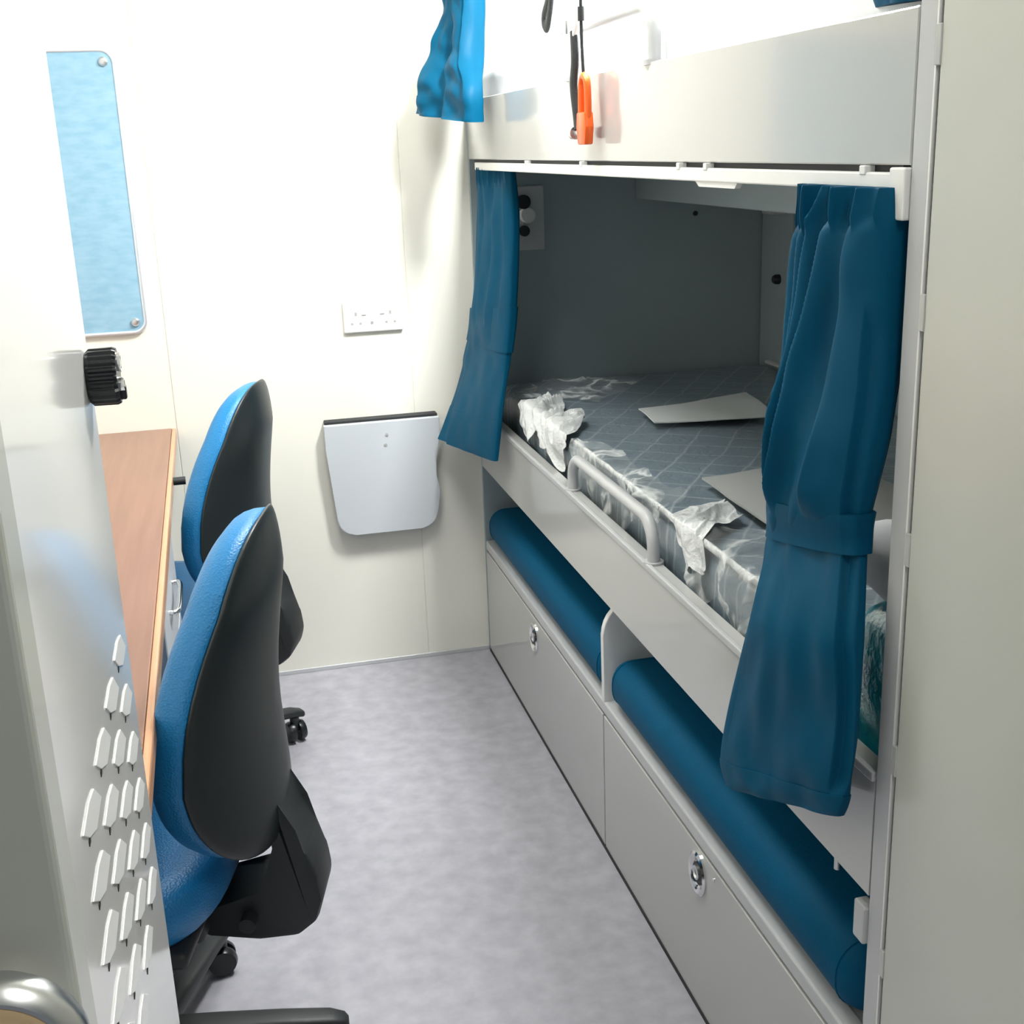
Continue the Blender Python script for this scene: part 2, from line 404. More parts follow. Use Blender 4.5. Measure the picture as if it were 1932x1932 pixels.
# crumpled film lying along the mattress
def crumple(cx, cy, cz, w, l, h, seed, nx=40, ny=40, rz=0, side=1.0):
    bm = bmesh.new(); g = []
    for i in range(nx+1):
        row = []
        for j in range(ny+1):
            u, v = i/nx-0.5, j/ny-0.5
            p = Vector((u*2.2+seed, v*3.0, seed*1.7))
            ridge = 1-abs(noise.noise(p*0.9))*2.2
            ridge2 = 1-abs(noise.noise(p*1.7+Vector((7, 3, 1))))*3
            edge = max(0.0, 1-(2*abs(u))**4)*max(0.0, 1-(2*abs(v))**4)
            z = h*edge*(0.75*max(0, ridge)**2+0.35*max(0, ridge2)**2)
            jig = noise.noise(Vector((u*3, v*3, seed+9)))*0.16
            x, y = (u+jig*0.8)*w, (v-jig*0.6)*l
            row.append(bm.verts.new((cx+x*math.cos(rz)-y*math.sin(rz), cy+x*math.sin(rz)+y*math.cos(rz), cz+z)))
        g.append(row)
    for i in range(nx):
        for j in range(ny): bm.faces.new((g[i][j], g[i+1][j], g[i+1][j+1], g[i][j+1]))
    return bm
def film_material():
    m = bpy.data.materials.new('thin crinkled film'); m.use_nodes = True
    nt = m.node_tree; b = nt.nodes['Principled BSDF']; L = nt.links.new
    b.inputs['Base Color'].default_value = (0.80, 0.83, 0.83, 1); b.inputs['Roughness'].default_value = 0.2
    tc = nt.nodes.new('ShaderNodeTexCoord')
    n = nt.nodes.new('ShaderNodeTexNoise'); n.noise_dimensions = '3D'; n.inputs['Scale'].default_value = 8; n.inputs['Detail'].default_value = 3; n.inputs['Distortion'].default_value = 0.5
    L(tc.outputs['Object'], n.inputs['Vector'])
    a = nt.nodes.new('ShaderNodeMath'); a.operation = 'SUBTRACT'; a.inputs[1].default_value = 0.5; L(n.outputs['Fac'], a.inputs[0])
    c = nt.nodes.new('ShaderNodeMath'); c.operation = 'ABSOLUTE'; L(a.outputs[0], c.inputs[0])
    r = nt.nodes.new('ShaderNodeMapRange'); r.inputs[1].default_value = 0.0; r.inputs[2].default_value = 0.05; r.inputs[3].default_value = 0.75; r.inputs[4].default_value = 0.12
    L(c.outputs[0], r.inputs[0]); L(r.outputs[0], b.inputs['Alpha'])
    bp = nt.nodes.new('ShaderNodeBump'); bp.inputs['Strength'].default_value = 0.8; bp.inputs['Distance'].default_value = 0.01
    L(n.outputs['Fac'], bp.inputs['Height']); L(bp.outputs[0], b.inputs['Normal'])
    return m
M['thinfilm'] = film_material()
def drape(y0, y1, x_in, z_out, amp, seed, m, nu=46, nv=60, skew=0.0):
    """film lying over the front top edge of the mattress: from x_in on the top, over the edge, down to z_out"""
    bm = bmesh.new(); g = []
    xe, zt = 0.042, 0.790
    for j in range(nv+1):
        v = j/nv; y = y0+(y1-y0)*v; row = []
        e = min(1.0, 6*v*(1-v)+0.15)
        xin = xe + (x_in-xe)*(0.55+0.9*noise.noise(Vector((v*3.1, seed, 0)))+0.35)*e
        zo = zt - (zt-z_out)*(0.6+0.8*noise.noise(Vector((v*4.2, seed+4, 1)))+0.2)*e
        top = max(0.01, xin-xe); dn = max(0.008, zt-zo); tot = top+dn
        for i in range(nu+1):
            u = i/nu*tot
            if u < top: p = Vector((xin-u, y, zt)); nr = Vector((0, 0, 1))
            else: p = Vector((xe, y, zt-(u-top))); nr = Vector((-1, 0, 0))
            k = max(-1, min(1, (u-top)/0.02)); nr = (Vector((0, 0, 1))*(1-k)/2 + Vector((-1, 0, 0))*(1+k)/2).normalized()
            q = Vector((p.y*13+seed, (u-top)*9 + p.y*6, seed))
            f = abs(noise.noise(q)); f2 = abs(noise.noise(q*2.3+Vector((3, 1, 7))))
            h = 0.003 + amp*(max(0, 0.55-f*1.6)**1.4*1.8 + 0.35*max(0, 0.5-f2*1.8))
            row.append(bm.verts.new(p + nr*h + Vector((0, skew*(u-top) + 0.012*noise.noise(q*0.8+Vector((9, 9, 9))), 0))))
        g.append(row)
    for j in range(nv):
        for i in range(nu): bm.faces.new((g[j][i], g[j+1][i], g[j+1][i+1], g[j][i+1]))
    return bm
part('plastic_film', drape(-0.36, -0.74, 0.125, 0.72, 0.026, 3.0, 'film', skew=-0.5), 'film', mat1, 'all', 'white crumpled film bunched over the mattress edge')
part('plastic_film', drape(-0.78, -1.32, 0.10, 0.66, 0.014, 8.0, 'film', skew=0.4), 'thinfilm', mat1, 'all')
part('plastic_film', drape(-1.36, -1.50, 0.13, 0.735, 0.024, 5.5, 'film', skew=-0.6), 'film', mat1, 'all')
part('plastic_film', drape(-1.44, -1.90, 0.30, 0.66, 0.016, 12.0, 'film', skew=0.3), 'thinfilm', mat1, 'all')
part('plastic_film', crumple(0.22, -0.20, 0.786, 0.30, 0.26, 0.016, 20, rz=0.9), 'thinfilm', mat1, 'all')
bm = bmesh.new()
pts = [(0.045+0.003*noise.noise(Vector((k*0.7, 0, 0))), -0.78-k*0.038, 0.786+0.003*noise.noise(Vector((0, k*0.9, 0)))) for k in range(30)]
tube(bm, smooth_path(pts, 3), 1, 8, flat=(0.004, 0.0075))
part('plastic_seam', bm, 'film', mat1, 'all', 'taped white seam of the film along the front edge')

# papers on the mattress
def sheet(name, pts, z, t, m, label, cat, curl=0.0):
    bm = bmesh.new(); n = 10; g = []
    P = [Vector((p[0], p[1], 0)) for p in pts]
    for i in range(n+1):
        row = []
        for j in range(n+1):
            u, v = i/n, j/n
            p = (P[0]*(1-u)+P[1]*u)*(1-v) + (P[3]*(1-u)+P[2]*u)*v
            row.append(bm.verts.new((p.x, p.y, z+curl*((u-0.5)**2)*4+0.004*noise.noise(p*9))))
        g.append(row)
    fs = []
    for i in range(n):
        for j in range(n): fs.append(bm.faces.new((g[i][j], g[i+1][j], g[i+1][j+1], g[i][j+1])))
    r = bmesh.ops.extrude_face_region(bm, geom=fs)
    for v in [e for e in r['geom'] if isinstance(e, bmesh.types.BMVert)]: v.co.z += t
    o = obj(name, bm, m, None, True)
    c = sum((Vector((p[0], p[1], z)) for p in pts), Vector())/4
    return tag(centre(o, c), label, cat)
sheet('paper_leaflet', [(0.258, -0.577), (0.560, -0.500), (0.520, -0.755), (0.245, -0.719)], 0.795, 0.003, 'paper', 'pale paper leaflet lying on the far half of the lower mattress', 'leaflet', 0.004)
sheet('card_sheet', [(0.165, -1.188), (0.155, -1.60), (0.46, -1.62), (0.46, -1.12)], 0.798, 0.004, 'card', 'flat grey card sheet on the lower mattress, beside the large curtain', 'card', 0.0)

# bedding packs by the near end of the lower berth
def pack(name, c, s, m, seed, label, cat, amp=0.012):
    bm = rough_box(c[0]-s[0]/2, c[0]+s[0]/2, c[1]-s[1]/2, c[1]+s[1]/2, c[2], c[2]+s[2], 0, 4, 0, min(s)*0.3, amp, 9, seed)
    o = centre(obj(name, bm, m, None, 'all'), c)
    return tag(o, label, cat)
pack('bedding_pack', (0.195, -2.020, 0.598), (0.315, 0.125, 0.268), 'bluebag', 4, 'glossy teal plastic bedding pack squeezed between curtain and post', 'bedding pack')
pack('folded_pillow', (0.195, -2.012, 0.878), (0.31, 0.15, 0.070), 'sheet', 9, 'white folded pillow on top of the teal bedding pack', 'pillow')

# ================================================================== CURTAINS
def curtain(name, A, Bp, thick, label, group, ridges, steps=(), tie=None, hem=None, seed=0, m='curtain', rough=0.006, tie_t=0.5, header=None, facing=-1):
    """A, Bp: control points down the left and right outline; thick: half thickness per control point.
    ridges: (u at top, u at tie, height, width at top, width at tie, t end); steps: (u, height, t start, t end)"""
    n = 16; nu = 460
    PA, PB = smooth_path(A, n), smooth_path(Bp, n)
    lv = len(PA)
    T = [thick[min(i//n, len(thick)-1)]*(1-(i % n)/n) + thick[min(i//n+1, len(thick)-1)]*((i % n)/n) for i in range(lv)]
    flat = [1.0]*lv
    def sm(x): x = max(0.0, min(1.0, x)); return x*x*(3-2*x)
    def relief(u, tt):
        h = 0.0
        q = sm(tt/tie_t)
        for (u0, u1, am, w0, w1, te) in ridges:
            fade = 1-sm((tt-te+0.05)/0.08)
            if fade <= 0: continue
            uk = u0*(1-q)+u1*q + 0.012*math.sin(9*tt+u0*20); w = w0*(1-q)+w1*q
            d = (u-uk)/w
            h += am*fade*(math.exp(-(d/0.30)**2) if d < 0 else math.exp(-(d/1.6)**2))
        for (us, am, t0, t1) in steps:
            k = sm((tt-t0)/0.05)*(1-sm((tt-t1)/0.05))
            if k > 0: h -= am*k*(1-sm((u-us)/0.012+0.5)) if am > 0 else -am*k*sm((u-us)/0.012+0.5)
        if header:
            hk = 1-sm((tt-header[2])/0.03)
            if hk > 0: h += hk*header[1]*(1-abs(math.sin(PI*header[0]*u+seed))**0.6*2)
        return h
    def ring(i, grow=0.0):
        a, b = PA[i], PB[i]; d = (b-a).normalized()
        nrm = Vector((d.y, -d.x, 0)).normalized()
        if nrm.x*facing < 0: nrm = -nrm
        out = []; tt = i/(lv-1)
        for k in range(nu):
            ph = 2*PI*k/nu
            c, s_ = math.cos(ph), math.sin(ph)
            u = 0.5-0.5*c
            side = (1 if s_ > 0 else -1) if abs(s_) > 1e-6 else 0
            env = abs(s_)**0.5
            r_ = relief(u, tt)*flat[i] + rough*flat[i]*(noise.noise(Vector((u*2.6, tt*5, seed+5))) + 0.4*noise.noise(Vector((u*6, tt*11, seed+9))))
            off = side*env*(T[i]+grow) + env*r_*(1 if side > 0 else -0.4)
            p = a*(1-u) + b*u + nrm*off
            if grow: p = p + d*(-grow*c)
            out.append(p)
        return out
    def loft(i0, i1, grow):
        bm = bmesh.new()
        rs = [[bm.verts.new(p) for p in ring(i, grow)] for i in range(i0, i1+1)]
        for a, b in zip(rs, rs[1:]):
            for k in range(nu): bm.faces.new((a[k], a[(k+1) % nu], b[(k+1) % nu], b[k]))
        for r in (rs[0], rs[-1]):
            for k in range(0, nu//2):
                vs = []
                for v in (r[k], r[(k+1) % nu], r[(nu-k-1) % nu], r[(nu-k) % nu]):
                    if v not in vs: vs.append(v)
                if len(vs) > 2:
                    try: bm.faces.new(vs)
                    except ValueError: pass
        return bm
    o = obj(name, loft(0, lv-1, 0.0), m, None, 'all')
    c = (PA[0]+PB[0])/2
    centre(o, c); tag(o, label, 'curtain', group)
    if tie:
        i0, i1 = int(tie[0]*n), int(tie[1]*n)
        for i in range(i0-1, i1+2):
            if 0 <= i < lv: flat[i] = 0.10
        t = obj('tieback', loft(i0, i1, 0.0035), m, o, True)
        for v in t.data.vertices: v.co -= c
        for i in range(lv): flat[i] = 1.0
    if hem:
        t = obj('hem', loft(lv-1-int(hem*n), lv-1, 0.0014), m, o, True)
        for v in t.data.vertices: v.co -= c
    return o
# big lower curtain next to the post
A = [(0.004, -1.875, 1.343), (0.0, -1.865, 1.261), (-0.004, -1.885, 1.157), (-0.022, -1.900, 1.073), (-0.022, -1.883, 0.974), (-0.022, -1.877, 0.924), (-0.052, -1.886, 0.829), (-0.054, -1.838, 0.705), (-0.064, -1.822, 0.600), (-0.066, -1.845, 0.566)]
Bc = [(0.004, -2.088, 1.343), (0.0, -2.092, 1.290), (0.0, -2.093, 1.200), (-0.012, -2.096, 1.095), (-0.02, -2.085, 1.010), (-0.02, -2.085, 0.965), (-0.038, -2.118, 0.880), (-0.04, -2.124, 0.780), (-0.042, -2.118, 0.700), (-0.044, -2.110, 0.668)]
curtain('bunk_curtain', A, Bc, [0.016, 0.020, 0.024, 0.026, 0.024, 0.020, 0.022, 0.018, 0.010, 0.008],
        'large dark teal curtain tied at mid-height on the lower berth, beside the tall locker', 'tied-back bunk curtains',
        ridges=[(0.14, 0.02, 0.012, 0.045, 0.02, 0.36), (0.28, 0.05, 0.016, 0.048, 0.025, 0.40), (0.43, 0.10, 0.020, 0.055, 0.028, 0.44), (0.60, 0.17, 0.024, 0.07, 0.04, 0.45), (0.86, 0.62, 0.018, 0.09, 0.22, 0.45)],
        steps=[(0.10, 0.008, 0.56, 2.0), (0.93, -0.014, 0.18, 0.85)], header=(9, 0.009, 0.06),
        tie=(4.0, 5.05), hem=0.95, seed=1.0, rough=0.011, tie_t=0.46)
# small lower curtain by the back wall
A = [(0.010, -0.085, 1.345), (0.004, -0.07, 1.168), (-0.012, -0.06, 0.992), (-0.028, -0.06, 0.905), (-0.073, -0.06, 0.772), (-0.126, -0.06, 0.650)]
Bc = [(0.045, -0.300, 1.345), (0.050, -0.300, 1.217), (0.030, -0.320, 1.020), (0.010, -0.335, 0.905), (-0.020, -0.37, 0.790), (-0.045, -0.400, 0.662)]
curtain('bunk_curtain', A, Bc, [0.014, 0.018, 0.022, 0.020, 0.018, 0.012],
        'narrow dark teal curtain tied on the lower berth, against the back wall', 'tied-back bunk curtains',
        ridges=[(0.2, 0.2, 0.007, 0.09, 0.07, 0.46), (0.42, 0.38, 0.008, 0.09, 0.08, 0.46), (0.66, 0.62, 0.007, 0.10, 0.08, 0.46), (0.88, 0.85, 0.005, 0.08, 0.08, 0.46), (0.2, 0.2, 0.006, 0.12, 0.2, 2)],
        steps=[(0.22, 0.009, 0.66, 2.0)], header=(12, 0.003, 0.05),
        tie=(2.0, 2.95), hem=0.75, seed=2.3, rough=0.009, tie_t=0.4)
# upper far curtain, brightly lit
A = [(-0.020, -0.09, 1.95), (-0.045, -0.08, 1.80), (-0.060, -0.08, 1.70), (-0.092, -0.08, 1.62), (-0.125, -0.08, 1.54), (-0.140, -0.08, 1.478)]
Bc = [(0.015, -0.26, 1.95), (-0.005, -0.25, 1.80), (-0.008, -0.25, 1.70), (-0.020, -0.27, 1.60), (-0.040, -0.34, 1.52), (-0.042, -0.345, 1.448)]
curtain('bunk_curtain', A, Bc, [0.014, 0.018, 0.020, 0.022, 0.024, 0.024],
        'bright blue-lit teal curtain on the upper berth, against the back wall', 'tied-back bunk curtains',
        ridges=[(0.30, 0.22, 0.016, 0.16, 0.20, 2.0), (0.74, 0.62, 0.018, 0.10, 0.18, 2.0), (0.92, 0.93, 0.010, 0.05, 0.05, 2.0)],
        steps=[(0.12, 0.008, 0.5, 2.0)], hem=0.75, seed=0.4, rough=0.026, tie_t=0.8)
# upper near curtain, only its foot shows
A = [(0.030, -1.90, 1.95), (0.030, -1.91, 1.75), (0.032, -1.945, 1.60), (0.034, -1.975, 1.518)]
Bc = [(0.030, -2.09, 1.95), (0.030, -2.09, 1.75), (0.032, -2.09, 1.60), (0.034, -2.09, 1.514)]
curtain('bunk_curtain', A, Bc, [0.012, 0.014, 0.014, 0.014],
        'foot of the dark teal curtain on the upper berth, at the post', 'tied-back bunk curtains',
        ridges=[(0.2, 0.2, 0.006, 0.1, 0.1, 2), (0.5, 0.5, 0.006, 0.1, 0.1, 2), (0.8, 0.8, 0.006, 0.1, 0.1, 2)], hem=0.5, seed=3.1)
part('curtain_rail', B(-0.004, 0.010, -2.10, -0.02, 1.95, 1.97, 0.002, 2), 'whitep', bunk)

# ================================================================== HANGING STRAP
hs = thing('hanging_strap', 'black webbing strap and cord with orange hook hanging in front of the upper board', 'strap', (-0.025, -1.09, 2.245))
def SP(name, bm, m, par=hs, sm=True, label=None): return part(name, bm, m, par, sm, label)
bm = bmesh.new(); lathe(bm, (-0.025, -1.09, 2.246), (0, 0, -1), [(0.022, 0), (0.022, 0.006), (0.008, 0.010), (0.006, 0.03), (0, 0.031)], 20)
SP('ceiling_eye', bm, 'satin')
# loop at the left
bm = bmesh.new()
tube(bm, smooth_path([(-0.025, -1.06, 2.215), (-0.025, -0.99, 1.90), (-0.025, -0.925, 1.68), (-0.025, -0.872, 1.62), (-0.025, -0.885, 1.601), (-0.025, -0.905, 1.612), (-0.025, -0.938, 1.68), (-0.025, -1.00, 1.90), (-0.025, -1.07, 2.215)], 8), 1, 10, flat=(0.004, 0.0105))
SP('strap_loop', bm, 'strap')
bm = bmesh.new(); tube(bm, smooth_path([(-0.025, -1.085, 2.215), (-0.025, -1.06, 1.85), (-0.024, -1.045, 1.66)], 8), 1, 10, flat=(0.003, 0.012))
SP('upper_webbing', bm, 'strap')
bm = bmesh.new(); prism(bm, [(-0.030, -1.025, 1.66), (-0.030, -1.085, 1.66), (-0.030, -1.088, 1.585), (-0.030, -1.070, 1.566), (-0.030, -1.040, 1.570), (-0.030, -1.022, 1.60)], (0.011, 0, 0), 0.003)
bk = SP('buckle', bm, 'whitep', label='white plastic buckle')
bm = bmesh.new(); box(bm, -0.033, -0.016, -1.040, -1.012, 1.575, 1.598, 0.003, 2)
SP('buckle_clip', bm, 'satin', bk)
bm = bmesh.new(); tube(bm, smooth_path([(-0.025, -1.062, 1.578), (-0.025, -1.066, 1.53), (-0.026, -1.058, 1.49), (-0.025, -1.070, 1.44), (-0.025, -1.076, 1.418)], 8), 1, 10, flat=(0.006, 0.0125))
SP('lower_webbing', bm, 'strap')
bm = bmesh.new()
cyl(bm, (-0.025, -1.052, 1.412), (-0.025, -1.135, 1.412), 0.0055, n=16)
lathe(bm, (-0.025, -1.048, 1.412), (0, -1, 0), [(0.0, 0), (0.011, 0), (0.011, 0.016), (0.0, 0.016)], 20)
SP('steel_pin', bm, 'satin')
bm = bmesh.new(); tube(bm, smooth_path([(-0.025, -1.095, 2.215), (-0.025, -1.105, 1.9), (-0.025, -1.106, 1.60), (-0.025, -1.114, 1.502)], 6), 0.0028, 10)
SP('cord', bm, 'strap', label='thin black cord')
bm = bmesh.new(); lathe(bm, (-0.025, -1.106, 1.612), (0, 0, -1), [(0, 0), (0.0055, 0), (0.0055, 0.022), (0, 0.022)], 14)
SP('cord_stop', bm, 'black')
bm = bmesh.new()
tube(bm, smooth_path([(-0.025, -1.098, 1.430), (-0.025, -1.100, 1.470), (-0.025, -1.103, 1.492), (-0.025, -1.116, 1.503), (-0.025, -1.133, 1.492), (-0.025, -1.137, 1.46), (-0.025, -1.136, 1.430)], 8), 0.0062, 12)
prism(bm, [(-0.033, -1.094, 1.445), (-0.033, -1.140, 1.445), (-0.033, -1.145, 1.42), (-0.033, -1.138, 1.392), (-0.033, -1.098, 1.392), (-0.033, -1.090, 1.42)], (0.016, 0, 0), 0.003)
SP('orange_hook', bm, 'orange', label='orange plastic snap hook')

# ================================================================== BACK WALL FITTINGS
# pinboard
bd = thing('pinboard', 'pale blue felt pinboard with rounded metal frame on the back wall', 'pinboard', (-1.10, -0.006, 0.98))
Wb, Hb = 0.515, 0.672; cx, cz = -1.0975, 1.312
def outline(w, h, r): return [(cx+p[0], 0, cz+p[1]) for p in rrect(w, h, r, 8)]
bm = bmesh.new(); prism(bm, [(p[0], -0.002, p[2]) for p in outline(Wb-0.008, Hb-0.008, 0.028)], (0, -0.008, 0))
part('felt_panel', bm, 'board', bd)
bm = bmesh.new(); tube(bm, [(p[0], -0.009, p[2]) for p in outline(Wb-0.008, Hb-0.008, 0.030)], 0.0048, 10, True)
part('frame', bm, 'alu', bd, True)
for x, z in ((cx+Wb/2-0.028, cz+Hb/2-0.030), (cx+Wb/2-0.028, cz-Hb/2+0.030), (cx-Wb/2+0.028, cz+Hb/2-0.030), (cx-Wb/2+0.028, cz-Hb/2+0.030)):
    bm = bmesh.new(); lathe(bm, (x, -0.010, z), (0, -1, 0), [(0.0105, 0), (0.0105, 0.004), (0.007, 0.008), (0, 0.009)], 20)
    part('screw_cap', bm, 'satin', bd, True)
# double socket
so = thing('double_socket', 'white double wall socket above the folding shelf', 'socket', (-0.272, -0.001, 0.98))
pl = part('face_plate', B(-0.350, -0.196, -0.010, -0.0005, 0.940, 1.022, 0.003, 2), 'whitep', so)
M['pin'] = mat('pin hole grey', (0.42, 0.41, 0.38, 1), 0.7)
for cxs in (-0.318, -0.228):
    part('pin_hole', B(cxs-0.003, cxs+0.003, -0.0106, -0.009, 0.984, 0.993), 'pin', so)
    for dx in (-0.011, 0.011): part('pin_hole', B(cxs+dx-0.003, cxs+dx+0.003, -0.0106, -0.009, 0.961, 0.966), 'pin', so)
bm = bmesh.new(); lathe(bm, (-0.277, -0.0100, 0.964), (0, -1, 0), [(0.004, 0), (0.004, 0.001), (0, 0.001)], 14)
part('indicator', bm, M['card'], so)
for x in (-0.297, -0.249):
    part('rocker_switch', B(x-0.006, x+0.006, -0.0125, -0.009, 0.985, 1.002, 0.001, 1), 'whitep', so)
# folding shelf
sh = thing('folding_shelf', 'pale grey folded-down wall shelf with rounded lower corners', 'shelf', (-0.272, -0.03, 0.40))
ol = []
w2 = 0.155
ol = [(-0.272-w2, 0, 0.706), (-0.272-w2+0.001, 0, 0.64)]
R = 0.045
for k in range(9):
    a = PI + PI/2*k/8; ol.append((-0.272-w2+0.018+R+R*math.cos(a), 0, 0.398+R+R*math.sin(a)))
for k in range(9):
    a = -PI/2 + PI/2*k/8; ol.append((-0.272+w2-0.018-R+R*math.cos(a), 0, 0.398+R+R*math.sin(a)))
ol += [(-0.272+w2-0.006, 0, 0.50), (-0.272+w2-0.020, 0, 0.545), (-0.272+w2-0.018, 0, 0.590), (-0.272+w2, 0, 0.655), (-0.272+w2, 0, 0.706)]
bm = bmesh.new(); prism(bm, [(p[0], -0.040, p[2]) for p in ol], (0, 0.016, 0), 0.003)
lf = part('shelf_leaf', bm, 'shelf', sh)
part('hinge_strip', B(-0.272-w2+0.004, -0.272+w2-0.004, -0.030, -0.0005, 0.702, 0.714, 0.002, 1), 'dark', sh, label='dark hinge strip on the top edge')
for k, (x, z) in enumerate(((-0.262, 0.668), (-0.267, 0.641))):
    bm = bmesh.new(); lathe(bm, (x, -0.040, z), (0, -1, 0), [(0.0045, 0), (0.0045, 0.001), (0, 0.0014)], 12)
    part('screw', bm, 'card', lf)
for x in (-0.38, -0.165):
    part('hinge_block', B(x-0.015, x+0.015, -0.026, -0.0005, 0.60, 0.70, 0.002, 1), 'shelf', sh)

# ================================================================== DESK
dk = thing('desk', 'brown laminate desk along the left wall, under the pinboard', 'desk', (-1.11, -1.02, 0))
bm = bmesh.new(); prism(bm, [(-1.415, -0.003, 0.697), (-1.415, -2.035, 0.697), (-0.800, -2.035, 0.697), (-0.812, -0.003, 0.697)], (0, 0, 0.030), 0.002)
part('desk_top', bm, 'wood', dk)
bm = bmesh.new(); prism(bm, [(-0.812, -0.003, 0.696), (-0.800, -2.035, 0.696), (-0.789, -2.035, 0.696), (-0.801, -0.003, 0.696)], (0, 0, 0.0315), 0.004)
part('front_edging', bm, 'woodedge', dk)
pd = part('drawer_pedestal', B(-1.30, -0.817, -1.275, -0.80, 0.03, 0.694, 0.002, 1), 'whitep', dk)
for z0, z1 in ((0.530, 0.690), (0.365, 0.525), (0.04, 0.360)):
    d = part('drawer_front', B(-0.817, -0.799, -1.272, -0.803, z0, z1, 0.002, 1), 'shelf', pd)
    bm = bmesh.new(); zc = z1-0.055
    tube(bm, smooth_path([(-0.799, -0.96, zc), (-0.785, -0.965, zc), (-0.783, -1.04, zc), (-0.785, -1.115, zc), (-0.799, -1.12, zc)], 6), 0.005, 10)
    part('drawer_handle', bm, 'chrome', d, True)
bm = bmesh.new(); cyl(bm, (-0.806, -0.50, 0.712), (-0.772, -0.50, 0.712), 0.009, n=16)
part('edge_clamp', bm, 'black', dk, True, 'small black peg on the desk edge')
part('side_panel', B(-1.41, -0.86, -0.030, -0.004, 0, 0.696, 0.001, 1), 'whitep', dk)
part('side_panel', B(-1.41, -0.86, -2.034, -2.010, 0, 0.696, 0.001, 1), 'whitep', dk)

# ================================================================== CHAIRS
def backf(z):
    """fore-aft position of the back's mid line"""
    t = (z-0.44)/0.50
    return -0.243 + 0.020*math.sin(PI*min(1, t*1.25)) - 0.014*max(0, t-0.35)**1.6*2.0
def back_solid(scale, off, front, back, zc=0.625, curl=1.15, lip=0.0):
    bm = bmesh.new(); NS, NA = 14, 64
    def P(s, a, y):
        ca, sa = math.cos(a), math.sin(a)
        e = 2/2.6
        sx = abs(ca)**e*(1 if ca >= 0 else -1); sz = abs(sa)**e*(1 if sa >= 0 else -1)
        hz = 0.312 if sa >= 0 else 0.165
        z = zc + sz*hz*scale*s
        taper = 1.0 - 0.20*max(0, (z-zc)/0.312)**1.3 - 0.08*max(0, (zc-z)/0.165)
        x = sx*0.215*scale*s*taper
        return Vector((x, backf(z) + curl*x*x + off + y, z))
    F, K = [], []
    for i in range(NS+1):
        s = math.sin(PI/2*i/NS)**0.8
        rf = (front+lip*s*s)*max(0.0, 1-s**8)**0.5; rb = -back*max(0.0, 1-s**4)**0.6
        if i == 0:
            F.append([bm.verts.new(P(0, 0, rf))]); K.append([bm.verts.new(P(0, 0, rb))])
        else:
            F.append([bm.verts.new(P(s, 2*PI*k/NA, rf)) for k in range(NA)])
            K.append([bm.verts.new(P(s, 2*PI*k/NA, rb)) for k in range(NA)] if i < NS else F[-1])
    for R in (F, K):
        for k in range(NA): bm.faces.new((R[0][0], R[1][k], R[1][(k+1) % NA]))
        for i in range(1, NS):
            for k in range(NA): bm.faces.new((R[i][k], R[i][(k+1) % NA], R[i+1][(k+1) % NA], R[i+1][k]))
    return bm
